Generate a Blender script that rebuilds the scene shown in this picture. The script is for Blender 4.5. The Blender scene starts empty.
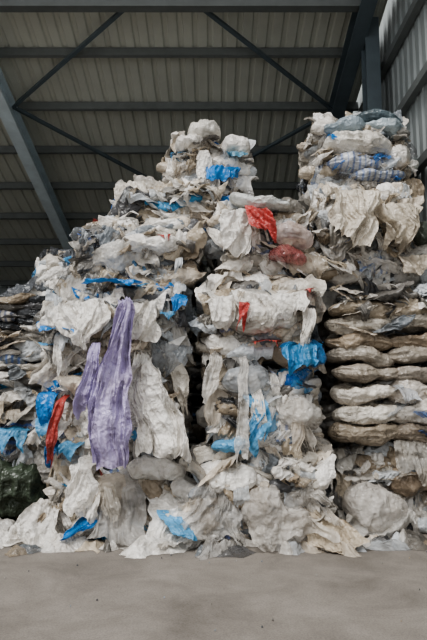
import bpy, math, random
import numpy as np
from mathutils import Vector
random.seed(23); rng=np.random.default_rng(7)
S=bpy.context.scene
try: S.view_settings.look='AgX - Medium High Contrast'
except Exception as e: print(e)

# ---------------------------------------------------------------- helpers
def lin(c):
    return tuple(((x/255)/12.92 if x/255<=0.04045 else ((x/255+0.055)/1.055)**2.4) for x in c)
TAB=rng.random(65536)
def vnoise(x,y,z):
    xi=np.floor(x).astype(np.int64); yi=np.floor(y).astype(np.int64); zi=np.floor(z).astype(np.int64)
    fx=x-xi; fy=y-yi; fz=z-zi
    fx=fx*fx*(3-2*fx); fy=fy*fy*(3-2*fy); fz=fz*fz*(3-2*fz)
    def h(a,b,c): return TAB[(a*7349+b*19457+c*31337+((a*b)&255)*13)&65535]
    def L(a,b,f): return a+(b-a)*f
    return 2*L(L(L(h(xi,yi,zi),h(xi+1,yi,zi),fx),L(h(xi,yi+1,zi),h(xi+1,yi+1,zi),fx),fy),
             L(L(h(xi,yi,zi+1),h(xi+1,yi,zi+1),fx),L(h(xi,yi+1,zi+1),h(xi+1,yi+1,zi+1),fx),fy),fz)-1
def crumple(P,f,o=3,seed=0.0):
    r=0;a=1
    for i in range(o):
        n=vnoise(P[...,0]*f+seed+i*17.3,P[...,1]*f+seed*1.7,P[...,2]*f-seed)
        r=r+a*(1-2*np.abs(n)*1.3); a*=.48; f*=2.05
    return r*.6
def rnd(a,b): return random.uniform(a,b)

class MB:
    def __init__(s): s.v=[];s.f=[];s.c=[];s.m=[];s.n=0
    def grid(s,P,C,mat,wrap=False):
        nv,nu=P.shape[:2]
        idx=np.arange(nv*nu).reshape(nv,nu)+s.n
        if wrap: idx=np.concatenate([idx,idx[:,:1]],1)
        q=np.stack([idx[:-1,:-1],idx[:-1,1:],idx[1:,1:],idx[1:,:-1]],-1).reshape(-1,4)
        s.v.append(P.reshape(-1,3)); s.f.append(q); s.m.append(np.full(len(q),mat,dtype=np.int32))
        C=np.broadcast_to(C,P.shape).reshape(-1,3); s.c.append(C); s.n+=nv*nu
    def build(s,name,mats,smooth=True,parent=None):
        v=np.concatenate(s.v).astype(np.float32); f=np.concatenate(s.f).astype(np.int32); c=np.clip(np.concatenate(s.c),0,1)
        v[:,0]=np.minimum(v[:,0],2.60+.02*np.sin(v[:,2]*23))
        m=np.concatenate(s.m)
        cen=np.array([(v[:,0].min()+v[:,0].max())/2,(v[:,1].min()+v[:,1].max())/2,v[:,2].min()],dtype=np.float32)
        v=v-cen
        me=bpy.data.meshes.new(name)
        me.vertices.add(len(v)); me.vertices.foreach_set("co",v.ravel())
        me.loops.add(f.size); me.loops.foreach_set("vertex_index",f.ravel())
        me.polygons.add(len(f)); me.polygons.foreach_set("loop_start",np.arange(0,f.size,4,dtype=np.int32))
        me.polygons.foreach_set("loop_total",np.full(len(f),4,dtype=np.int32))
        for mm in mats: me.materials.append(mm)
        me.polygons.foreach_set("material_index",m)
        me.update(calc_edges=True)
        me.polygons.foreach_set("use_smooth",np.full(len(f),smooth))
        a=me.color_attributes.new("Col",'FLOAT_COLOR','POINT')
        a.data.foreach_set("color",np.concatenate([c,np.ones((len(c),1))],1).astype(np.float32).ravel())
        o=bpy.data.objects.new(name,me); S.collection.objects.link(o); o.location=cen.tolist()
        return o

# ---------------------------------------------------------------- materials
def newmat(n):
    m=bpy.data.materials.new(n); m.use_nodes=True; t=m.node_tree; t.nodes.clear(); return m,t
def N(t,k,**kw):
    n=t.nodes.new(k)
    for a,b in kw.items():
        if a in n.inputs: n.inputs[a].default_value=b
        else: setattr(n,a,b)
    return n
def film(name,transp,transl,rough):
    m,t=newmat(name); L=t.links.new
    out=N(t,'ShaderNodeOutputMaterial'); g=N(t,'ShaderNodeNewGeometry')
    ca=N(t,'ShaderNodeAttribute'); ca.attribute_name="Col"
    n1=N(t,'ShaderNodeTexNoise',Scale=10.0,Detail=5.0,Roughness=.57,Distortion=1.0); L(g.outputs['Position'],n1.inputs['Vector'])
    try: n1.noise_type='RIDGED_MULTIFRACTAL'
    except: pass
    n2=N(t,'ShaderNodeTexVoronoi',Scale=17.0); n2.feature='F1'
    wn=N(t,'ShaderNodeTexNoise',Scale=6.0,Detail=3.0); L(g.outputs['Position'],wn.inputs['Vector'])
    add=N(t,'ShaderNodeVectorMath',operation='MULTIPLY_ADD'); L(wn.outputs['Color'],add.inputs[0]); add.inputs[1].default_value=(.3,.3,.15); L(g.outputs['Position'],add.inputs[2])
    L(add.outputs[0],n2.inputs['Vector'])
    ma=N(t,'ShaderNodeMath',operation='MULTIPLY_ADD'); L(n2.outputs['Distance'],ma.inputs[0]); ma.inputs[1].default_value=1.3; L(n1.outputs[0],ma.inputs[2])
    b=N(t,'ShaderNodeBump',Strength=.6,Distance=.022); L(ma.outputs[0],b.inputs['Height'])
    n3=N(t,'ShaderNodeTexNoise',Scale=4.0,Detail=8.0,Roughness=.7); L(g.outputs['Position'],n3.inputs['Vector'])
    r=N(t,'ShaderNodeValToRGB'); r.color_ramp.elements[0].position=.36; r.color_ramp.elements[0].color=(.42,.38,.32,1)
    r.color_ramp.elements[1].position=.56; r.color_ramp.elements[1].color=(1,.99,.97,1); L(n3.outputs[0],r.inputs[0])
    mx=N(t,'ShaderNodeMix',data_type='RGBA',blend_type='MULTIPLY'); mx.inputs[0].default_value=.66
    L(ca.outputs['Color'],mx.inputs[6]); L(r.outputs[0],mx.inputs[7])
    p=N(t,'ShaderNodeBsdfPrincipled',Roughness=rough); L(mx.outputs[2],p.inputs['Base Color']); L(b.outputs[0],p.inputs['Normal'])
    cur=p.outputs[0]
    if transl>0:
        tr=N(t,'ShaderNodeBsdfTranslucent'); L(mx.outputs[2],tr.inputs[0]); L(b.outputs[0],tr.inputs['Normal'])
        ms=N(t,'ShaderNodeMixShader'); ms.inputs[0].default_value=transl; L(cur,ms.inputs[1]); L(tr.outputs[0],ms.inputs[2]); cur=ms.outputs[0]
    if transp>0:
        tp=N(t,'ShaderNodeBsdfTransparent'); ms=N(t,'ShaderNodeMixShader'); ms.inputs[0].default_value=transp
        L(cur,ms.inputs[1]); L(tp.outputs[0],ms.inputs[2]); cur=ms.outputs[0]
    L(cur,out.inputs[0]); return m
M_CORE=film('packed_plastic',0,0,.42)
M_FILM=film('plastic_film',0,.17,.3)
M_CLEAR=film('clear_plastic_film',.42,.15,.16)
MATS=[M_CORE,M_FILM,M_CLEAR]
def simple(name,col,rough=.6,metal=0,var=.25,scale=2):
    m,t=newmat(name); L=t.links.new
    out=N(t,'ShaderNodeOutputMaterial'); g=N(t,'ShaderNodeNewGeometry')
    n=N(t,'ShaderNodeTexNoise',Scale=scale,Detail=8.0,Roughness=.65); L(g.outputs['Position'],n.inputs['Vector'])
    r=N(t,'ShaderNodeValToRGB'); c=lin(col)
    r.color_ramp.elements[0].position=.3; r.color_ramp.elements[0].color=(*[x*(1-var) for x in c],1)
    r.color_ramp.elements[1].position=.7; r.color_ramp.elements[1].color=(*[min(1,x*(1+var)) for x in c],1); L(n.outputs[0],r.inputs[0])
    p=N(t,'ShaderNodeBsdfPrincipled',Roughness=rough,Metallic=metal); L(r.outputs[0],p.inputs['Base Color'])
    L(p.outputs[0],out.inputs[0]); return m
M_ROOF=simple('roof_sheet',(200,202,192),.5,0,.08,1.2)
M_WALL=simple('wall_sheet',(152,158,158),.5,0,.10,1.0)
M_STEEL=simple('painted_steel',(92,103,109),.45,0,.15,3)
M_PURLIN=simple('galvanised_purlin',(112,116,115),.45,0,.15,3)
M_LSTEEL=simple('light_steel',(208,221,227),.45,0,.12,3)
def concrete():
    m,t=newmat('concrete_floor'); L=t.links.new
    out=N(t,'ShaderNodeOutputMaterial'); g=N(t,'ShaderNodeNewGeometry')
    n=N(t,'ShaderNodeTexNoise',Scale=1.3,Detail=14.0,Roughness=.72,Distortion=.4); L(g.outputs['Position'],n.inputs['Vector'])
    r=N(t,'ShaderNodeValToRGB'); r.color_ramp.elements[0].position=.32; r.color_ramp.elements[0].color=(*lin((106,100,93)),1)
    r.color_ramp.elements[1].position=.68; r.color_ramp.elements[1].color=(*lin((146,139,131)),1); L(n.outputs[0],r.inputs[0])
    n2=N(t,'ShaderNodeTexNoise',Scale=70.0,Detail=8.0,Roughness=.75); L(g.outputs['Position'],n2.inputs['Vector'])
    r2=N(t,'ShaderNodeValToRGB'); r2.color_ramp.elements[0].position=.34; r2.color_ramp.elements[0].color=(.5,.49,.48,1)
    r2.color_ramp.elements[1].position=.56; r2.color_ramp.elements[1].color=(1,1,1,1); L(n2.outputs[0],r2.inputs[0])
    mx=N(t,'ShaderNodeMix',data_type='RGBA',blend_type='MULTIPLY'); mx.inputs[0].default_value=.75; L(r.outputs[0],mx.inputs[6]); L(r2.outputs[0],mx.inputs[7])
    b=N(t,'ShaderNodeBump',Strength=.3,Distance=.01); L(n2.outputs[0],b.inputs['Height'])
    p=N(t,'ShaderNodeBsdfPrincipled',Roughness=.75); L(mx.outputs[2],p.inputs['Base Color']); L(b.outputs[0],p.inputs['Normal'])
    L(p.outputs[0],out.inputs[0]); return m
M_FLOOR=concrete()

# ---------------------------------------------------------------- palette
WH=[lin(c) for c in [(246,243,238),(236,232,226),(228,223,216),(208,202,192),(221,210,195),(242,239,235),(210,215,220),(192,180,162)]]
GR=[lin(c) for c in [(168,165,160),(144,140,134),(115,112,108),(164,150,131),(94,94,96),(134,140,146)]]
BL=[lin(c) for c in [(42,125,198),(90,160,212),(132,180,214),(35,102,180),(80,150,196)]]
RD=[lin(c) for c in [(186,72,68),(182,90,86),(202,118,110)]]
DK=[lin(c) for c in [(72,74,78),(55,58,62),(90,93,98)]]
def pick(style='n'):
    r=random.random()
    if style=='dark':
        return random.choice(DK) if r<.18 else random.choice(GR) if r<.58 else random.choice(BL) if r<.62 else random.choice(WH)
    if style=='blue':
        return random.choice(BL) if r<.12 else random.choice(WH) if r<.74 else random.choice(GR)
    if style=='plain':
        return random.choice(WH) if r<.67 else random.choice(GR) if r<.975 else random.choice(DK)
    return random.choice(WH) if r<.65 else random.choice(GR) if r<.915 else random.choice(BL) if r<.97 else random.choice(RD) if r<.976 else random.choice(DK)
SB=np.array(lin((60,105,180)))

# ---------------------------------------------------------------- elements
def drape(B,path,W,T,Nn,nu=14,nv=18,folds=3,amp=.05,crum=.03,col=(.7,.7,.7),mat=1,rag=.2,cf=5.0,floorz=None,tat=.0,stripe=False,shear=None):
    path=np.array(path,float); W=np.array(W,float); T=np.array(T,float); Nn=np.array(Nn,float)
    T/=np.linalg.norm(T); Nn/=np.linalg.norm(Nn); crum=crum*.82
    flat=floorz is not None and Nn[2]>.95
    seg=np.r_[0,np.cumsum(np.linalg.norm(np.diff(path,axis=0),axis=1))]; LT=seg[-1]; seg/=seg[-1]
    tt=np.linspace(0,1,60); pp=np.stack([np.interp(tt,seg,path[:,k]) for k in range(3)],1)
    for _ in range(4): pp[1:-1]=(pp[:-2]+pp[1:-1]*2+pp[2:])/4
    sd=rnd(0,100)
    if shear is None: shear=rnd(-.9,.9)
    t=np.linspace(0,1,nv)[:,None]; s=np.linspace(-.5,.5,nu)[None,:]
    z0=np.zeros((nv,nu)); Wm=W.mean()
    endn=.5+.55*vnoise(s*2.3+sd,z0+sd,z0+.3)+.16*vnoise(s*9+sd,z0+sd*3,z0+.7)
    te=np.clip(t*(1-(rag+tat)*1.2*np.clip(endn,0,1.3))+z0,0,1)
    w=np.interp(te,np.linspace(0,1,len(W)),W)
    w=w*(1+rag*vnoise(te*LT*5+np.sign(s)*9+sd,z0+sd*2,z0)*1.3+rag*.3*vnoise(te*LT*18+np.sign(s)*9+sd,z0+sd*4,z0))
    P=np.stack([np.interp(te,tt,pp[:,k]) for k in range(3)],-1)
    sway=.12*Wm*vnoise(te*LT*3+sd,z0,z0)
    P=P+T*(s*w+sway)[...,None]
    X=s*Wm+shear*te*LT*.5
    wl=1/max(Wm/max(folds,.8),.03)
    wp=vnoise(te*LT*1.8+sd,s*Wm*3+z0,z0+sd)*.9
    f1=1-2.4*np.abs(vnoise(X*wl*.9+wp+sd,te*LT*1.3+z0,z0+sd))
    f2=1-2.4*np.abs(vnoise(X*wl*2.1+wp*1.5-sd,te*LT*2.4+z0,z0+sd*2))
    f3=1-2.4*np.abs(vnoise(s*Wm*wl*4.2-shear*te*LT*2+wp*2.5+sd*2,te*LT*4.5+z0,z0+sd*3))
    lat=vnoise(X*wl*.9+wp+sd+.5,te*LT*1.3+z0,z0+sd*5)
    g=.4+.6*te
    if flat:
        m=np.clip((1-np.abs(2*s))*2.2,0,1)*np.clip(t*3,0,1)*np.clip((1-t)*3,0,1)
        off=(np.abs(amp*(.75*f1+.45*f2+.24*f3))+crum*np.abs(crumple(P,cf,4,sd)))*m
        P[...,2]=P[...,2]*m
    else:
        off=amp*g*(.75*f1+.45*f2+.24*f3)+crum*1.0*crumple(P,cf,4,sd)-np.clip(te-.8,0,1)*5*amp
    P=P+Nn*off[...,None]+T*(amp*.8*g*lat+crum*.7*vnoise(P[...,2]*8+sd,P[...,0]*8,P[...,1]*8))[...,None]
    if not flat: P[...,2]+=crum*.8*vnoise(P[...,0]*8+sd,P[...,2]*8,P[...,1]*8+9)+crum*.3*vnoise(P[...,0]*19+sd,P[...,2]*19,P[...,1]*19+9)
    if floorz is not None: P[...,2]=np.maximum(P[...,2],floorz+.003+(.003 if flat else .02)*np.abs(vnoise(P[...,0]*12,P[...,1]*12,z0+sd)))
    v=1+.15*vnoise(P[...,0]*6+sd,P[...,1]*6,P[...,2]*6)
    C=np.array(col)*v[...,None]
    if stripe:
        k=(((te*LT*9+.3*s)%1)<.3)[...,None]; C=np.where(k,SB*.7+C*.3,C)
    B.grid(P,C,mat)

def pillow(B,c,L,H,D,T,Nn,tilt=0,col=(.7,.7,.7),mat=1,nu=26,nv=26,wr=.1,floorz=None,stripe=False):
    c=np.array(c,float);T=np.array(T,float);Nn=np.array(Nn,float);U=np.array((0,0,1.))
    T2=T*math.cos(tilt)+U*math.sin(tilt); U2=-T*math.sin(tilt)+U*math.cos(tilt)
    th=np.linspace(0,2*math.pi,nu,endpoint=False)[None,:]; ph=np.linspace(-1,1,nv)[:,None]
    r=np.clip(1-np.abs(ph)**2.6,0,1)**.55+.02
    sd=rnd(0,100); z0=np.zeros((nv,nu))
    cx=np.sign(np.cos(th))*np.abs(np.cos(th))**.8; sx=np.sign(np.sin(th))*np.abs(np.sin(th))**.8
    cs,sn_=np.cos(th),np.sin(th)
    w1=1-2.4*np.abs(vnoise(cs*2.6+sd+z0,sn_*2.6+sd,ph*1.6+z0)); w2=1-2.4*np.abs(vnoise(cs*5.5+sd+z0,sn_*5.5-sd,ph*3.4+z0))
    pin=vnoise(ph*2.2+sd+z0,z0,cs*.6+sd)
    k=1+wr*(.9*w1+.5*w2)*(.55+.45*np.abs(ph))+.2*pin
    P=c+T2*(ph*L/2+z0)[...,None]+Nn*(cx*r*k*D/2)[...,None]+U2*(sx*r*k*H/2)[...,None]
    d=.16*min(H,D)*crumple(P,6,4,sd)+.02*vnoise(P[...,0]*5,P[...,1]*5,P[...,2]*5+sd)
    out=Nn*(cx*r)[...,None]+U2*(sx*r)[...,None]
    P=P+out*d[...,None]
    P[...,2]+=.06*vnoise(P[...,0]*3+sd,P[...,1]*3,P[...,2]*3)
    if floorz is not None: P[...,2]=np.maximum(P[...,2],floorz+.004)
    v=1+.15*vnoise(P[...,0]*6+sd,P[...,1]*6,P[...,2]*6)
    C=np.array(col)*v[...,None]
    if stripe:
        kk=(((ph*L*7+z0)%1)<.3)[...,None]; C=np.where(kk,SB*.6+C*.4,C)
    B.grid(P,C,mat,wrap=True)

FACES={'f':((1,0,0),(0,-1,0)),'l':((0,-1,0),(-1,0,0)),'r':((0,1,0),(1,0,0))}
def bale(x0,x1,y0,y1,z0,z1,style='n',nf=70,npil=40,top=True,layers=None,yaw=0,name='plastic_film_bale',flaplen=1.0,sides='flr',core_dark=1.0,extra=None):
    B=MB(); cx,cy=(x0+x1)/2,(y0+y1)/2; a,b=(x1-x0)/2,(y1-y0)/2; h=z1-z0
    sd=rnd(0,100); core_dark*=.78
    per=170; rows=int(h/.014); cap=16
    th=np.linspace(0,2*math.pi,per,endpoint=False)
    e=4.5
    rr=1/(np.abs(np.cos(th)/a)**e+np.abs(np.sin(th)/b)**e)**(1/e)
    px=rr*np.cos(th); py=rr*np.sin(th)
    tz=np.concatenate([np.linspace(0,1,rows),np.ones(cap)])
    sc=np.concatenate([np.ones(rows),np.linspace(1,0.02,cap)])
    edge=np.minimum(tz,1-tz)*h
    te_=.2 if top else .13
    sc=sc*np.where(np.arange(rows+cap)<rows,1-te_*np.exp(-edge/.09),1-te_)
    X=cx+px[None,:]*sc[:,None]; Y=cy+py[None,:]*sc[:,None]; Z=z0+(tz*h)[:,None]+0*X
    nrm=np.stack([np.cos(th)[None,:]+0*X,np.sin(th)[None,:]+0*X,0*X],-1)
    arc=th[None,:]*max(a,b)+0*X
    lt=layers or .095
    s=Z/lt+.9*vnoise(arc*1.6+sd,Z*1.2,0*Z)+.35*vnoise(arc*6+sd,Z*3,0*Z)
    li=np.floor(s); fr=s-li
    off=TAB[((li*977+sd*13).astype(np.int64))&65535]
    ss=arc*2.2+off*9+.4*vnoise(arc*4,Z*5,0*Z+sd); ci=np.floor(ss); fc=ss-ci
    cid=((li*977+ci*3571+sd*31).astype(np.int64))&65535
    r1=TAB[cid]; r2=TAB[(cid*7+11)&65535]
    prof=np.sqrt(np.clip(1-(2*fr-1)**2,0,1))*.06*(.4+r1)+.12*(r1-.5)*np.clip(fc*6,0,1)*np.clip((1-fc)*6,0,1)
    P=np.stack([X,Y,Z],-1)
    disp=prof+.12*vnoise(X*1.8+sd,Y*1.8,Z*1.8)+.018*crumple(P,9,3,sd)-.03
    isside=(np.arange(rows+cap)<rows)[:,None]
    P=P+nrm*(np.where(isside,disp,disp[rows-1][None,:]*sc[:,None]))[...,None]
    P[...,2]+=np.where(isside,0,.08*vnoise(X*3+sd,Y*3,0*X)+.03*crumple(P,6,2,sd))
    P[...,2]=np.maximum(P[...,2],z0+.005)
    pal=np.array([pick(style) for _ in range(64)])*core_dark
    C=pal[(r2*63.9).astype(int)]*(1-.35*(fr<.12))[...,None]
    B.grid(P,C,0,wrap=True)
    def facept(fc_,u,w):
        if fc_=='f': return np.array((cx+u*a,y0,w))
        if fc_=='l': return np.array((x0,cy+u*b,w))
        return np.array((x1,cy+u*b,w))
    def face():
        r=random.random()
        f='f' if r<.72 else ('l' if r<.86 else 'r')
        return f if f in sides else 'f'
    fz=z0 if z0<.1 else None
    for i in range(npil):
        f=face(); T,Nn=FACES[f]; z=z0+rnd(.08,.92)*h; u=rnd(-.92,.92)
        L=rnd(.2,.6); H=rnd(.08,.2); D=rnd(.16,.30)
        c=facept(f,u*(1-L*.35),z)-np.array(Nn)*rnd(-.04,.04)
        c[2]=max(c[2],z0+H/2)
        pillow(B,c,L,H,D,T,Nn,rnd(-.35,.35),pick(style),1 if random.random()<.75 else 2,30,32,wr=.16,floorz=fz,stripe=random.random()<.05)
    for i in range(int(nf*1.25)):
        f=face(); T,Nn=FACES[f]; T=np.array(T,float); Nn=np.array(Nn,float)
        z=z0+h*rnd(.12,.97); u=rnd(-.93,.93); p=facept(f,u,z)
        ln=rnd(.10,.34)*flaplen if random.random()<.75 else rnd(.34,.75)*flaplen
        wd=rnd(.10,.45)
        if ln>.4: wd=rnd(.06,.3)
        o=rnd(.03,.12) if f=='f' else rnd(.01,.06)
        sl=T*rnd(-.5,.5)*ln; dn=np.array((0,0,-1.))
        path=[p-Nn*.08+np.array((0,0,rnd(-.02,.05))),p+Nn*o,p+Nn*(o+rnd(0,.04))+dn*ln*.5+sl*.5,p+Nn*(o*.7+rnd(-.04,.03))+dn*ln+sl]
        Tq=T+np.array((0,0,1.))*rnd(-.8,.8)
        drape(B,path,[wd*rnd(.3,1),wd,wd*rnd(.5,1.2),wd*rnd(.1,.8)],Tq,Nn,18,22,rnd(1.5,4),rnd(.03,.07),rnd(.02,.055),pick(style),1 if random.random()<.65 else 2,.3,cf=rnd(4,7),floorz=fz,stripe=random.random()<.03)
    if top:
        for i in range(int(nf*.5)):
            f=random.choice('ffflr')
            if f not in sides: f='f'
            T,Nn=FACES[f]; T=np.array(T,float); Nn=np.array(Nn,float)
            p=facept(f,rnd(-.85,.85),z1); inn=rnd(.15,.6); ln=rnd(.15,.4); up=rnd(.04,.16); dz=rnd(.04,.12)
            path=[p-Nn*inn+np.array((0,0,up*.8)),p-Nn*inn*.5+np.array((0,0,up)),p+Nn*rnd(-.1,.0)-np.array((0,0,dz)),p+Nn*rnd(.0,.08)-np.array((0,0,ln))]
            wd=rnd(.15,.5)
            drape(B,path,[wd*.6,wd,wd,wd*rnd(.3,.9)],T+np.array((0,0,1.))*rnd(-.5,.5),Nn+np.array((0,0,.8)),20,22,rnd(1,4),rnd(.03,.07),rnd(.03,.06),pick(style),1 if random.random()<.75 else 2,.35,cf=rnd(4,7))
        for i in range(int(npil*.4)):
            uu=rnd(-.78,.78)
            c=(cx+uu*a,cy+rnd(-.8,.2)*b,z1+rnd(-.06,.1)*(1-abs(uu)*.7))
            pillow(B,c,rnd(.25,.6),rnd(.1,.2),rnd(.2,.35),(1,0,0),(0,-1,0),rnd(-.3,.3),pick(style),1,30,30,wr=.16)
    if extra: extra(B)
    if yaw:
        for k in range(len(B.v)):
            V=B.v[k]; dx=V[:,0]-cx; dy=V[:,1]-cy; c_,s_=math.cos(yaw),math.sin(yaw)
            B.v[k]=np.stack([cx+dx*c_-dy*s_,cy+dx*s_+dy*c_,V[:,2]],1)
    return B.build(name,MATS)

FR=((1,0,0),(0,-1,0))
def hang(B,pts,W,col,mat=1,folds=4,amp=.05,crum=.03,nu=44,nv=70,rag=.2,T=(1,0,0),Nn=(0,-1,.1),cf=4.5,floorz=None,tat=.1,stripe=False,shear=None):
    drape(B,pts,W,T,Nn,nu,nv,folds,amp,crum,lin(col) if max(col)>1 else col,mat,rag,cf,floorz,tat,stripe,shear)
def fringe(B,x0,x1,y,z,n,l0,l1,cols=None,zs=.3):
    for k in range(n):
        x=rnd(x0,x1); l=rnd(l0,l1)*rnd(.4,.9); zz=z+.05-zs*rnd(0,1)**1.1; w=rnd(.1,.5); sx=rnd(-.25,.25)
        hang(B,[(x,y+.12,zz),(x,y-rnd(.04,.12),zz-.04),(x+sx*.5,y-rnd(.08,.18),zz-l*.5),(x+sx,y-rnd(.03,.15),zz-l)],[w*rnd(.4,.9),w,w*rnd(.6,1.2),w*rnd(.1,.8)],random.choice(cols or (WH+WH+WH+GR)),random.choice([1,1,2]),folds=rnd(2,4),amp=rnd(.04,.08),crum=rnd(.03,.06),nu=28,nv=36,rag=.3,T=(1,0,rnd(-.8,.8)),stripe=random.random()<.06)
def strips(B,x0,x1,y,z0,z1,n,l0,l1,cols=None):
    """long torn film strips hanging straight down"""
    for k in range(max(2,int(n*.4))):
        x=rnd(x0,x1); z=rnd(z0,z1); l=rnd(l0,l1)*rnd(.6,1); w=rnd(.05,.2); sx=rnd(-.15,.15)
        l=min(l,z-.05)
        hang(B,[(x,y+.1,z),(x,y-.1,z-.03),(x+sx*.3,y-rnd(.14,.22),z-l*.45),(x+sx,y-rnd(.1,.22),z-l)],[w*.5,w,w*rnd(.8,1.5),w*rnd(.2,1)],random.choice(cols or WH),random.choice([1,2,2]),folds=rnd(2,3.5),amp=rnd(.03,.06),crum=.03,nu=24,nv=70,rag=.2,tat=.25,shear=rnd(-.3,.3))
BLUE=(45,130,202);LB=(105,170,214);RED=(184,68,64);PUR=(192,181,218);WHT=(238,235,230);GRY=(196,193,189)

# ---- left-centre stack
def ex(B):
    hang(B,[(-1.7,6.5,.42),(-1.75,6.35,.2),(-1.75,6.25,.02),(-1.7,6.05,.01)],[.25,.4,.6,.5],WHT,1,floorz=0,amp=.08,crum=.05)
    hang(B,[(-1.2,6.4,.3),(-1.35,6.15,.14),(-1.5,6.02,.08)],[.25,.32,.22],BLUE,1,floorz=0,T=(1,.2,.3))
    hang(B,[(-1.0,6.6,.75),(-.95,6.35,.55),(-.95,6.3,.3),(-.9,6.15,.03),(-.8,5.95,.01)],[.25,.35,.4,.6,.5],GRY,2,floorz=0,amp=.09,crum=.05)
    hang(B,[(-1.35,6.5,.8),(-1.35,6.3,.75),(-1.3,6.25,.4),(-1.25,6.2,.1)],[.15,.25,.3,.3],WHT,1,floorz=0,amp=.07)
    hang(B,[(-.5,6.6,.5),(-.5,6.3,.3),(-.4,6.1,.03),(-.5,5.85,.01)],[.4,.5,.6,.4],WHT,1,floorz=0,amp=.09,crum=.06)
    hang(B,[(-.5,6.3,.32),(-.35,5.98,.18),(-.28,5.88,.1)],[.2,.28,.18],LB,1,floorz=0)
    pillow(B,(-1.1,6.45,.5),.6,.3,.35,*FR,.2,lin((205,195,180)),2,44,44,floorz=0)
    pillow(B,(-.6,6.45,.7),.6,.2,.3,*FR,-.1,lin(WHT),1,44,44,floorz=0)
    fringe(B,-1.6,-.45,6.55,.8,12,.2,.6,zs=.5)
    strips(B,-1.5,-.5,6.4,.6,.9,6,.4,.8)
bale(-1.65,-.36,6.6,7.9,0,.88,'n',80,46,False,yaw=.03,extra=ex)
def ex(B):
    for x,z,w,c,l in [(-1.66,1.5,.12,BLUE,.4),(-1.68,1.25,.12,LB,.3),(-.75,1.6,.25,BLUE,.2),(-1.42,1.0,.2,LB,.25),(-1.6,.98,.1,(40,110,170),.3)]:
        hang(B,[(x,6.5,z),(x,6.34,z-.05),(x-.03,6.3,z-l*.5),(x-.02,6.34,z-l)],[w,w*1.3,w,w*.5],c,1,folds=2,nu=24,nv=40,rag=.3)
    hang(B,[(-1.46,6.4,1.45),(-1.48,6.2,1.38),(-1.55,6.15,1.05),(-1.6,6.18,.7)],[.07,.11,.11,.04],(178,78,72),1,folds=2,nu=20,nv=50,rag=.15,shear=.2)
    hang(B,[(-.72,6.5,1.9),(-.68,6.28,1.8),(-.62,6.2,1.4),(-.5,6.14,1.0),(-.42,6.18,.5)],[.10,.26,.42,.6,.3],WHT,1,folds=5,amp=.12,crum=.04,nu=90,nv=130,shear=.3)
    fringe(B,-1.65,-.45,6.5,1.65,16,.2,.6,zs=.7)
    strips(B,-1.65,-.45,6.4,1.3,1.75,7,.4,.9)
bale(-1.75,-.4,6.55,7.9,.9,1.73,'n',80,42,False,yaw=-.02,extra=ex)
def ex(B):
    fringe(B,-1.72,-.45,6.52,2.5,34,.2,.8,zs=.8)
    strips(B,-1.65,-.45,6.42,2.1,2.55,12,.5,1.1)
    hang(B,[(-1.7,6.4,2.2),(-1.6,6.2,2.1),(-1.6,6.16,1.98)],[.25,.35,.2],BLUE,1,nu=30,nv=20,rag=.4)
    hang(B,[(-1.72,6.4,1.98),(-1.62,6.2,1.93),(-1.6,6.16,1.85)],[.25,.3,.15],LB,1,nu=30,nv=20,rag=.4)
    hang(B,[(-1.15,6.6,2.64),(-1.05,6.28,2.62),(-.95,6.2,2.5)],[.4,.5,.3],BLUE,1,nu=40,nv=18,rag=.4)
    hang(B,[(-.9,6.6,2.62),(-.8,6.28,2.58),(-.75,6.2,2.5)],[.2,.3,.2],LB,1,nu=30,nv=18,rag=.4)
    hang(B,[(-.35,6.5,2.5),(-.38,6.26,2.4),(-.4,6.22,2.2)],[.12,.2,.1],BLUE,1,nu=20,nv=26)
    hang(B,[(-.5,6.5,2.3),(-.5,6.24,2.27),(-.5,6.2,2.15)],[.12,.2,.1],LB,1,nu=20,nv=26)
    for x,z,l in [(-1.55,2.4,.5),(-1.3,2.45,.6),(-.7,2.4,.55)]:
        hang(B,[(x,6.5,z),(x,6.3,z-.03),(x,6.22,z-l*.5),(x+.03,6.22,z-l)],[.2,.32,.36,.3],WHT,1,nu=50,nv=60,amp=.08,folds=4,crum=.045)
bale(-1.78,-.38,6.6,7.9,1.75,2.58,'n',75,38,True,yaw=.02,extra=ex,flaplen=1.2)
B=MB()
hang(B,[(-.88,6.3,2.42),(-.88,6.04,2.34),(-.92,5.97,1.95),(-.97,5.95,1.4),(-.97,5.97,.6)],[.14,.24,.38,.46,.30],PUR,1,folds=5,amp=.12,crum=.03,nu=100,nv=170,rag=.07,tat=.06,shear=.08)
hang(B,[(-1.15,6.12,1.95),(-1.18,6.02,1.8),(-1.2,5.99,1.5),(-1.18,5.99,1.1)],[.10,.16,.18,.10],(184,173,213),1,folds=3,amp=.07,nu=34,nv=50,shear=.1)
p=B.build('purple_plastic_sheet',MATS)
def ex(B):
    fringe(B,-1.4,-.35,6.8,3.3,26,.2,.6,zs=.7)
    pillow(B,(-1.1,6.8,2.95),.6,.3,.35,*FR,.1,lin(WHT),2,44,44)
    pillow(B,(-.7,6.75,3.1),.7,.22,.35,*FR,-.1,lin(WHT),1,44,44)
    hang(B,[(-.55,6.8,3.2),(-.55,6.58,3.17),(-.5,6.53,3.08)],[.1,.2,.1],(190,95,90),1,nu=20,nv=14)
    strips(B,-1.4,-.4,6.7,2.9,3.3,6,.3,.6)
bale(-1.5,-.28,6.85,8.1,2.58,3.34,'n',70,40,True,yaw=.05,extra=ex)
def ex(B): fringe(B,-1.05,.08,7.2,3.92,20,.15,.5,zs=.5)
bale(-1.16,.14,7.3,8.6,3.38,3.95,'blue',65,36,True,yaw=-.04,extra=ex)
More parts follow.
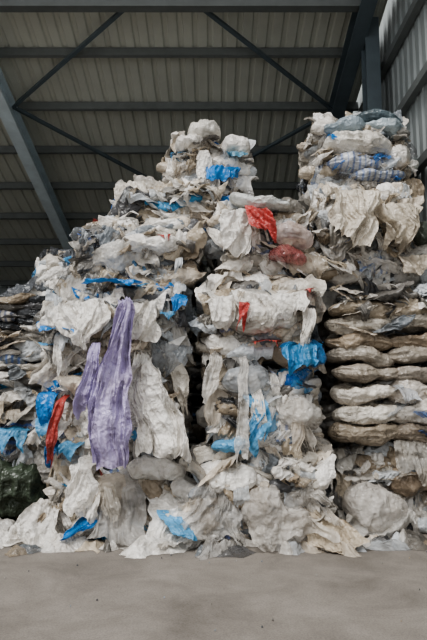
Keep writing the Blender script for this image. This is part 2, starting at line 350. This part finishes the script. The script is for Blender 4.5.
def ex(B):
    hang(B,[(-.2,7.7,4.55),(-.18,7.48,4.5),(-.15,7.42,4.2),(-.05,7.38,3.95)],[.1,.16,.2,.3],WHT,1,nu=26,nv=36,crum=.02)
    hang(B,[(.1,7.8,4.35),(.12,7.45,4.27),(.18,7.36,3.98)],[.3,.46,.4],BLUE,1,nu=44,nv=34,rag=.25,crum=.06)
    hang(B,[(.2,7.8,4.52),(.2,7.45,4.47),(.2,7.38,4.3)],[.2,.34,.24],(110,160,185),1,nu=26,nv=20,rag=.35)
    pillow(B,(.25,7.7,4.64),.38,.24,.4,*FR,-.1,lin(WHT),1,40,40)
    pillow(B,(-.15,7.9,4.86),.45,.26,.5,*FR,.15,lin((225,222,215)),1,40,40)
    pillow(B,(-.35,7.8,4.72),.4,.2,.5,*FR,.3,lin(WHT),1,40,40)
    fringe(B,-.5,.3,7.7,4.75,14,.15,.4,zs=.5)
bale(-.62,.38,7.75,8.9,4.0,4.7,'n',50,34,True,yaw=.06,extra=ex)

# ---- middle stack
def ex(B):
    hang(B,[(.1,6.45,.65),(.05,6.2,.55),(.0,6.12,.3),(.08,6.0,.04),(.1,5.88,.01)],[.2,.35,.5,.6,.3],GRY,2,floorz=0,folds=4,amp=.1,crum=.05,nu=70,nv=90)
    hang(B,[(.55,6.4,.4),(.6,6.1,.3),(.7,6.0,.1),(.75,5.85,.01)],[.5,.6,.8,.6],(215,210,203),2,floorz=0,amp=.1,crum=.06)
    hang(B,[(1.0,6.4,.4),(1.1,6.2,.22),(1.2,6.0,.02),(1.3,5.88,.01)],[.4,.5,.6,.3],(190,177,158),1,floorz=0,amp=.08,crum=.06)
    pillow(B,(.62,6.2,.3),.7,.34,.4,*FR,-.25,lin((218,213,207)),2,60,60,floorz=0)
    pillow(B,(.2,6.3,.6),.5,.22,.35,*FR,.1,lin(WHT),1,44,44)
    hang(B,[(.0,6.3,.12),(-.2,6.05,.08),(-.45,5.88,.01)],[.4,.5,.3],WHT,1,floorz=0,T=(1,.5,0),Nn=(0,-.4,.8))
    fringe(B,-.15,1.1,6.3,.8,14,.2,.5,zs=.6)
    strips(B,-.1,1.05,6.3,.6,.85,6,.4,.8)
bale(-.2,1.12,6.4,7.8,0,.84,'plain',80,50,True,yaw=-.02,extra=ex)
def ex(B):
    hang(B,[(.28,6.5,1.9),(.28,6.18,1.8),(.26,6.1,1.2),(.22,6.06,.45)],[.05,.10,.13,.08],WHT,2,folds=2,nu=18,nv=80,shear=0)
    hang(B,[(.35,6.5,1.5),(.4,6.25,1.4),(.42,6.2,1.1),(.4,6.2,.8)],[.15,.22,.2,.1],LB,1,nu=30,nv=44,rag=.3)
    pillow(B,(.85,6.38,1.25),.45,.3,.35,*FR,-.1,lin((225,221,215)),2,50,50)
    pillow(B,(.3,6.38,1.6),.5,.2,.3,*FR,.2,lin((190,195,200)),2,44,44)
    pillow(B,(.15,6.38,.92),.4,.12,.3,*FR,.1,lin(LB),1,34,30)
    fringe(B,.05,.95,6.45,1.65,14,.15,.5,zs=.7)
    strips(B,.05,.95,6.4,1.2,1.8,6,.4,.9)
bale(.02,1.02,6.5,7.8,.88,1.72,'n',65,38,False,yaw=.03,extra=ex,layers=.12)
def ex(B):
    fringe(B,0,1.0,6.5,2.5,26,.15,.6,zs=.7)
    strips(B,.0,1.0,6.4,2.2,2.6,6,.4,.9)
    hang(B,[(.95,6.5,2.0),(.9,6.2,1.92),(.85,6.12,1.78),(.75,6.16,1.58)],[.3,.45,.4,.15],(80,155,208),1,folds=4,amp=.09,crum=.05,nu=60,nv=46,rag=.3)
    pillow(B,(1.06,6.42,1.85),.22,.26,.3,*FR,.3,lin((50,115,170)),1,30,30)
    hang(B,[(.55,6.5,2.0),(.55,6.2,1.97),(.58,6.12,1.85)],[.3,.38,.2],(190,85,78),1,nu=30,nv=16,rag=.3)
    hang(B,[(.3,6.4,2.42),(.32,6.14,2.36),(.33,6.1,2.2),(.3,6.14,2.02)],[.06,.10,.08,.03],RED,1,folds=1,nu=14,nv=28)
    hang(B,[(1.0,6.5,2.55),(1.02,6.22,2.52),(1.04,6.2,2.46)],[.10,.12,.05],RED,1,folds=1,nu=14,nv=12)
    pillow(B,(.5,6.36,2.2),.8,.24,.35,*FR,.05,lin((222,217,208)),2,50,50)
    hang(B,[(.04,6.5,1.95),(.02,6.3,1.8),(-.02,6.26,1.5),(-.06,6.28,1.3)],[.1,.16,.18,.1],WHT,2,nu=26,nv=40)
    for x,z,l in [(.1,2.45,.4),(.75,2.5,.35),(.45,2.5,.4)]:
        hang(B,[(x,6.5,z),(x,6.26,z-.03),(x+.04,6.2,z-l*.5),(x+.03,6.2,z-l)],[.3,.42,.4,.25],WHT,1,nu=50,nv=44,amp=.08,folds=4,crum=.045,T=(1,0,rnd(-.3,.3)))
bale(-.02,1.04,6.5,7.8,1.77,2.6,'plain',65,38,True,yaw=-.03,extra=ex)
def ex(B):
    fringe(B,0.1,1.05,6.85,3.5,18,.15,.5,zs=.6)
    hang(B,[(.42,6.8,3.52),(.44,6.52,3.45),(.48,6.44,3.25),(.58,6.46,3.02)],[.12,.24,.26,.1],(192,84,80),1,folds=3,nu=40,nv=44,crum=.04,amp=.08)
    pillow(B,(.78,6.62,2.94),.42,.15,.3,*FR,-.1,lin((176,106,104)),2,44,40)
    pillow(B,(.85,6.66,3.16),.45,.2,.3,*FR,-.1,lin((222,205,200)),2,44,40)
    pillow(B,(.5,6.8,3.6),.7,.14,.4,*FR,-.08,lin((212,214,212)),1,44,40)
    hang(B,[(.2,6.9,3.55),(.2,6.62,3.45),(.22,6.56,3.2),(.2,6.56,2.8)],[.2,.3,.35,.2],WHT,1,nu=40,nv=50,amp=.08,crum=.045)
bale(.08,1.1,6.9,8.1,2.64,3.54,'plain',65,38,True,yaw=.03,extra=ex)

# ---- right stack
def ex(B):
    hang(B,[(1.7,6.8,.5),(1.65,6.6,.35),(1.6,6.45,.1),(1.5,6.3,.01)],[.4,.5,.7,.4],WHT,2,floorz=0,amp=.09,crum=.06)
    pillow(B,(1.65,6.6,.3),.7,.36,.4,*FR,-.25,lin((215,210,204)),2,60,60,floorz=0)
    pillow(B,(2.1,6.75,.6),.6,.26,.3,*FR,.1,lin((150,135,118)),1,44,44)
    hang(B,[(2.3,6.7,.7),(2.35,6.5,.5),(2.38,6.4,.1)],[.15,.2,.2],(140,140,138),1,floorz=0)
    hang(B,[(2.1,6.9,1.0),(2.1,6.62,.95),(2.1,6.56,.7),(2.05,6.56,.45)],[.3,.45,.5,.3],(192,187,179),2,amp=.08,crum=.045)
    fringe(B,1.4,2.4,6.8,.85,14,.2,.5,WH+GR,zs=.5)
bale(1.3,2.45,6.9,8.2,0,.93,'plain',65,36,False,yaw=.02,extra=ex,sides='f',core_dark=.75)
def ex(B):
    for z,hh,cc in [(1.04,.19,(168,156,140)),(1.27,.22,(226,220,210)),(1.48,.2,(232,225,215)),(1.66,.13,(184,175,163))]:
        pillow(B,(1.62+rnd(-.04,.04),6.72,z),.76,hh,.38,*FR,rnd(-.05,.05),lin(cc),1,50,60,wr=.15)
        pillow(B,(2.22,6.72,z+.02),.72,hh,.38,*FR,rnd(-.05,.05),lin((cc[0]-10,cc[1]-10,cc[2]-8)),1,50,60,wr=.15)
    hang(B,[(1.95,6.6,1.55),(1.97,6.43,1.5),(2.0,6.38,1.3)],[.15,.2,.2],(205,210,218),2,nu=20,nv=24)
    hang(B,[(2.15,6.6,1.3),(2.17,6.46,1.27),(2.2,6.43,1.18)],[.2,.3,.1],(90,130,190),2,nu=20,nv=16)
    fringe(B,1.4,2.4,6.66,1.7,6,.08,.3,WH+GR,zs=.7)
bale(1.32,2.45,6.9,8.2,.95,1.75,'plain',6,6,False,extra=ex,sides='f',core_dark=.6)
def ex(B):
    for z,hh,cc in [(1.86,.16,(184,176,165)),(2.02,.16,(165,150,132)),(2.19,.18,(214,207,196)),(2.38,.18,(194,181,162))]:
        pillow(B,(1.62+rnd(-.04,.04),6.75,z),.76,hh,.36,*FR,rnd(-.05,.05),lin(cc),1,50,60,wr=.15)
        pillow(B,(2.22,6.75,z+.02),.72,hh,.36,*FR,rnd(-.05,.05),lin((cc[0]-8,cc[1]-8,cc[2]-8)),1,50,60,wr=.15)
    fringe(B,1.3,2.45,6.7,2.6,28,.08,.3,WH+WH+GR,zs=.32)
    fringe(B,1.3,2.45,6.68,2.3,4,.06,.2,WH+GR,zs=.5)
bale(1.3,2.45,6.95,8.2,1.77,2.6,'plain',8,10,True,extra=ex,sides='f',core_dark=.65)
def ex(B):
    fringe(B,1.15,2.3,6.9,3.7,14,.2,.6,zs=.5)
    fringe(B,1.15,2.3,6.85,3.2,10,.2,.5,zs=.4)
    hang(B,[(1.5,6.9,3.72),(1.52,6.55,3.65),(1.52,6.45,3.3),(1.42,6.42,2.95),(1.3,6.44,2.66)],[.3,.55,.6,.4,.12],(226,218,205),1,folds=4,amp=.14,crum=.05,nu=90,nv=100)
    hang(B,[(2.0,6.95,3.6),(2.0,6.6,3.5),(2.0,6.5,3.25),(1.9,6.5,3.0)],[.3,.45,.5,.2],(209,200,185),1,amp=.1,crum=.045,nu=56,nv=56)
    hang(B,[(2.2,6.9,3.0),(2.2,6.62,2.95),(2.2,6.56,2.7)],[.3,.4,.3],(198,188,173),1)
    pillow(B,(2.38,6.85,3.25),.36,.26,.4,*FR,.05,lin((95,102,94)),1,40,40)
bale(1.12,2.3,6.95,8.2,2.64,3.76,'plain',65,38,True,yaw=.02,extra=ex,sides='f')
def ex(B):
    pillow(B,(1.78,7.3,4.46),.85,.26,.5,*FR,-.12,lin((230,226,218)),1,50,50)
    pillow(B,(1.65,7.35,4.70),.6,.16,.5,*FR,.05,lin((160,174,183)),1,50,50)
    pillow(B,(2.1,7.4,4.74),.6,.16,.5,*FR,-.05,lin((180,193,200)),1,50,50)
    pillow(B,(2.05,7.5,4.88),.7,.12,.5,*FR,-.1,lin((115,130,138)),1,50,50)
    pillow(B,(2.25,7.4,4.35),.4,.26,.4,*FR,.05,lin((232,228,222)),1,40,40)
    pillow(B,(1.75,7.3,4.22),.75,.14,.4,*FR,.03,lin((215,218,224)),1,60,60,stripe=True)
    pillow(B,(2.0,7.3,4.08),.7,.12,.4,*FR,-.03,lin((205,210,218)),1,60,60,stripe=True)
    hang(B,[(1.45,7.35,4.6),(1.47,7.12,4.55),(1.5,7.08,4.35)],[.12,.2,.1],BLUE,1,nu=24,nv=24)
    fringe(B,1.4,2.35,7.3,4.75,14,.15,.35,WH+GR,zs=.5)
    fringe(B,1.4,2.35,7.3,4.3,14,.1,.35,WH+[lin((70,125,195)),lin((60,130,205)),lin((140,180,215))],zs=.4)
bale(1.28,2.44,7.4,8.7,3.8,4.82,'plain',60,36,True,yaw=-.02,extra=ex,sides='fl')

# ---- far-left stack
def ex(B):
    pillow(B,(-2.45,7.55,.36),1.0,.7,.45,*FR,0,lin((72,82,68)),1,60,60,floorz=0)
    hang(B,[(-2.35,7.6,1.1),(-2.3,7.35,1.05),(-2.3,7.3,.85),(-2.3,7.32,.7)],[.2,.3,.35,.2],LB,1,nu=30,nv=30,rag=.35)
    fringe(B,-2.9,-1.95,7.6,1.55,20,.2,.7,WH+GR,zs=.8)
    strips(B,-2.6,-2.0,7.5,1.1,1.6,8,.4,.8,WH+GR)
bale(-3.2,-1.92,7.65,8.9,0,1.6,'n',60,36,False,extra=ex,core_dark=.8)
def ex(B):
    for r in range(13):
        for c in range(3):
            cc=random.choice(WH+GR+GR+DK)
            pillow(B,(-2.95+c*.4+rnd(-.1,.1),7.66,1.64+r*.082),rnd(.4,.65),.09,.26,*FR,rnd(-.05,.05),cc,1,26,36,wr=.25,stripe=random.random()<.2)
    fringe(B,-2.9,-1.95,7.6,2.6,10,.1,.3,WH+GR,zs=.9)
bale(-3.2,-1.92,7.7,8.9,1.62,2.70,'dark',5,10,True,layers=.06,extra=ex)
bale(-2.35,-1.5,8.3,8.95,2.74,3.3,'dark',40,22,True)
# ---- row behind
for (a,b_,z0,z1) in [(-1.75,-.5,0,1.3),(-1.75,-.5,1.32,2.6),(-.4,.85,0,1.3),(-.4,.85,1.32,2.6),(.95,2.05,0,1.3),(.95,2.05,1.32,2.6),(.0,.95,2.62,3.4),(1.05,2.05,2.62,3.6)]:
    bale(a,b_,9.1,10.1,z0,z1,'dark',8,6,z1>2.4,core_dark=.6,sides='f')  # colours darkened to paint deeper shade into the gaps between front stacks

# ---- loose film along the base
B=MB()
for i in range(46):
    x=rnd(-2.0,2.2); y=rnd(5.9,6.3)
    if x>1.4: y=rnd(6.15,6.5)
    an=rnd(0,3.1); T=(math.cos(an),math.sin(an),0); d=np.array((-math.sin(an),math.cos(an),0)); p=np.array((x,y,.02)); l=rnd(.05,.25)
    drape(B,[p-d*l,p+np.array((0,0,rnd(.01,.05))),p+d*l],[rnd(.05,.3),rnd(.1,.4),rnd(.05,.3)],T,(0,0,1),24,24,rnd(1,3),rnd(.015,.05),.035,pick('plain'),random.choice([1,2,2]),.4,6,floorz=0)
for x,y,an,l,w,c,mt in [(-.5,5.85,.15,.2,.6,WHT,1),(-.02,5.8,-.5,.2,.4,GRY,2),(-1.95,6.25,.3,.2,.55,WHT,1),(-2.3,6.7,.1,.25,.6,GRY,1),(-1.35,6.05,.1,.13,.4,WHT,2),(.7,5.98,-.1,.12,.45,GRY,2),(2.35,6.1,-.6,.18,.4,WHT,1)]:
    T=(math.cos(an),math.sin(an),0); d=np.array((-math.sin(an),math.cos(an),0)); p=np.array((x,y,.02))
    drape(B,[p+d*l*1.8+np.array((0,0,.06)),p+np.array((0,0,.03)),p-d*l],[w,w*.9,w*.3],T,(0,0,1),64,44,3,.045,.045,lin(c),mt,.45,6,floorz=0)
for i in range(30):
    x=rnd(-2.4,2.4); y=6.0-2*rnd(0,1)**1.5; an=rnd(0,3.1); T=(math.cos(an),math.sin(an),0); d=np.array((-math.sin(an),math.cos(an),0)); p=np.array((x,y,.008)); l=rnd(.003,.01)
    drape(B,[p-d*l,p+np.array((0,0,.006)),p+d*l],[l,l*1.5,l],T,(0,0,1),5,5,2,.004,.004,random.choice(DK+GR+GR),1,.3,20,floorz=0)
B.build('loose_plastic_scraps',MATS)

# ---------------------------------------------------------------- building
Z0=9.9; SL=-.247
def roofz(y): return Z0+SL*y
def boxmesh(name,boxes,mat):
    v=[];f=[]
    for c,ax,ay,az in boxes:
        c,ax,ay,az=map(Vector,(c,ax,ay,az)); n=len(v)
        for sx,sy,sz in [(-1,-1,-1),(1,-1,-1),(1,1,-1),(-1,1,-1),(-1,-1,1),(1,-1,1),(1,1,1),(-1,1,1)]:
            v.append(c+ax*sx+ay*sy+az*sz)
        f+=[tuple(n+i for i in q) for q in [(0,3,2,1),(4,5,6,7),(0,1,5,4),(1,2,6,5),(2,3,7,6),(3,0,4,7)]]
    me=bpy.data.meshes.new(name); me.from_pydata(v,[],f); me.materials.append(mat)
    o=bpy.data.objects.new(name,me); S.collection.objects.link(o)
    return o
def sheet(name,mat,length,p0,u,vv,w,nrm,pitch=.25,dep=.035):
    pr=[]; x=0
    while x<length:
        for dx,h in [(0,0),(pitch*.55,0),(pitch*.65,dep),(pitch*.9,dep)]: 
            if x+dx<=length: pr.append((x+dx,h))
        x+=pitch
    p0,u,vv,nrm=map(Vector,(p0,u,vv,nrm)); v=[];f=[]
    for i,(a,h) in enumerate(pr):
        q=p0+u*a+nrm*h; v+=[q,q+vv*w]
        if i: f.append((2*i-2,2*i,2*i+1,2*i-1))
    me=bpy.data.meshes.new(name); me.from_pydata(v,[],f); me.materials.append(mat)
    o=bpy.data.objects.new(name,me); S.collection.objects.link(o); return o
XL,XR,YF,YB=-10,2.78,6.6,19.6
boxmesh('floor',[((0,7,-.05),(16,0,0),(0,13,0),(0,0,.05))],M_FLOOR)
sheet('ceiling',M_ROOF,XR-XL,(XL,YF,roofz(YF)),(1,0,0),(0,YB-YF,SL*(YB-YF)),1,(0,0,1))
sheet('wall_right',M_WALL,YB-5.0,(XR+.04,5.0,0),(0,1,0),(0,0,10),.88,(1,0,0))
sheet('wall_back',M_WALL,XR-XL,(XL,YB,0),(1,0,0),(0,0,1),roofz(YB),(0,1,0))
sheet('wall_left',M_WALL,YB-YF,(XL,YF,0),(0,1,0),(0,0,1),8.5,(-1,0,0))
sd=Vector((0,1,SL)).normalized(); sn=Vector((0,-SL,1)).normalized()
bx=[]
y=8.7-1.32
while y<YB:
    z=roofz(y)-.02; xc=(XL+XR)/2; hx=(XR-XL)/2
    bx.append((Vector((xc,y,z))-sn*.08,(hx,0,0),sd*.006,sn*.08))
    bx.append((Vector((xc,y,z))-sn*.006+sd*.03,(hx,0,0),sd*.035,sn*.006))
    bx.append((Vector((xc,y,z))-sn*.155+sd*.03,(hx,0,0),sd*.035,sn*.006))
    y+=1.32
boxmesh('roof_purlins',bx,M_PURLIN)
boxmesh('eaves_beam',[((-3.75,8.75,roofz(8.75)-.36),(6.15,0,0),(0,.08,0),(0,0,.11))],M_PURLIN)
def frame(x,name,mat,ycol):
    b=[]
    ln=(YB-YF)/2/sd.y; mid=Vector((x,(YB+YF)/2,roofz((YB+YF)/2)-.2))
    b.append((mid-sn*.18,(.012,0,0),sd*ln,sn*.17))
    b.append((mid-sn*.01,(.12,0,0),sd*ln,sn*.012))
    b.append((mid-sn*.35,(.12,0,0),sd*ln,sn*.012))
    for yc in ycol:
        zt=roofz(yc)-.2
        b.append(((x,yc,zt/2),(.012,0,0),(0,.15,0),(0,0,zt/2)))
        b.append(((x,yc-.15,zt/2),(.1,0,0),(0,.012,0),(0,0,zt/2)))
        b.append(((x,yc+.15,zt/2),(.1,0,0),(0,.012,0),(0,0,zt/2)))
    return boxmesh(name,b,mat)
frame(-3.85,'steel_portal_frame',M_LSTEEL,[19.3])
frame(2.3,'steel_portal_frame',M_STEEL,[19.3])
frame(-10+.2,'steel_portal_frame',M_STEEL,[19.3])
zt=roofz(9.3)-.2
boxmesh('steel_column',[((2.5,9.3,zt/2),(.012,0,0),(0,.14,0),(0,0,zt/2)),((2.5,9.16,zt/2),(.11,0,0),(0,.012,0),(0,0,zt/2)),((2.5,9.44,zt/2),(.11,0,0),(0,.012,0),(0,0,zt/2))],M_STEEL)
boxmesh('wall_girts',[((XR-.03,(5+YB)/2,z),(.05,0,0),(0,(YB-5)/2,0),(0,0,.06)) for z in (1.2,2.3,3.4,4.5,5.6)]+[((XR-.03,8.0,6.7),(.05,0,0),(0,3,0),(0,0,.06)),((XR-.03,6.5,7.8),(.05,0,0),(0,1.5,0),(0,0,.06))],M_PURLIN)
def rod(a,b):
    pa=Vector((a[0],a[1],roofz(a[1])-.22)); pb=Vector((b[0],b[1],roofz(b[1])-.22)); d=(pb-pa); L=d.length/2; d.normalize()
    s=d.cross(sn).normalized()
    return ((pa+pb)/2,d*L,s*.03,sn*.03)
boxmesh('roof_bracing',[rod((-3.8,11.2),(-.77,8.45)),rod((-3.8,11.2),(-.77,14.2)),rod((2.3,11.3),(-.77,8.45)),rod((2.3,11.3),(-.77,14.2))],M_STEEL)

# ---------------------------------------------------------------- light
w=bpy.data.worlds.new('overcast_sky'); S.world=w; w.use_nodes=True; t=w.node_tree
bg=t.nodes['Background']; bg.inputs[0].default_value=(.97,.985,1.0,1); bg.inputs[1].default_value=1.02
su=bpy.data.lights.new('soft_sun','SUN'); su.energy=3.0; su.angle=math.radians(26); su.color=(1,.985,.96)
so=bpy.data.objects.new('soft_sun',su); S.collection.objects.link(so)
so.rotation_euler=Vector((.4,.6,-1.05)).to_track_quat('-Z','Y').to_euler(); so.location=(-3,-3,9)

# ---------------------------------------------------------------- camera
cd=bpy.data.cameras.new('camera'); cam=bpy.data.objects.new('camera',cd); S.collection.objects.link(cam)
cd.sensor_fit='VERTICAL'; cd.sensor_height=36; cd.lens=35
cam.location=(0,0,1.4); cam.rotation_euler=(math.radians(97.3),0,0)
S.camera=cam
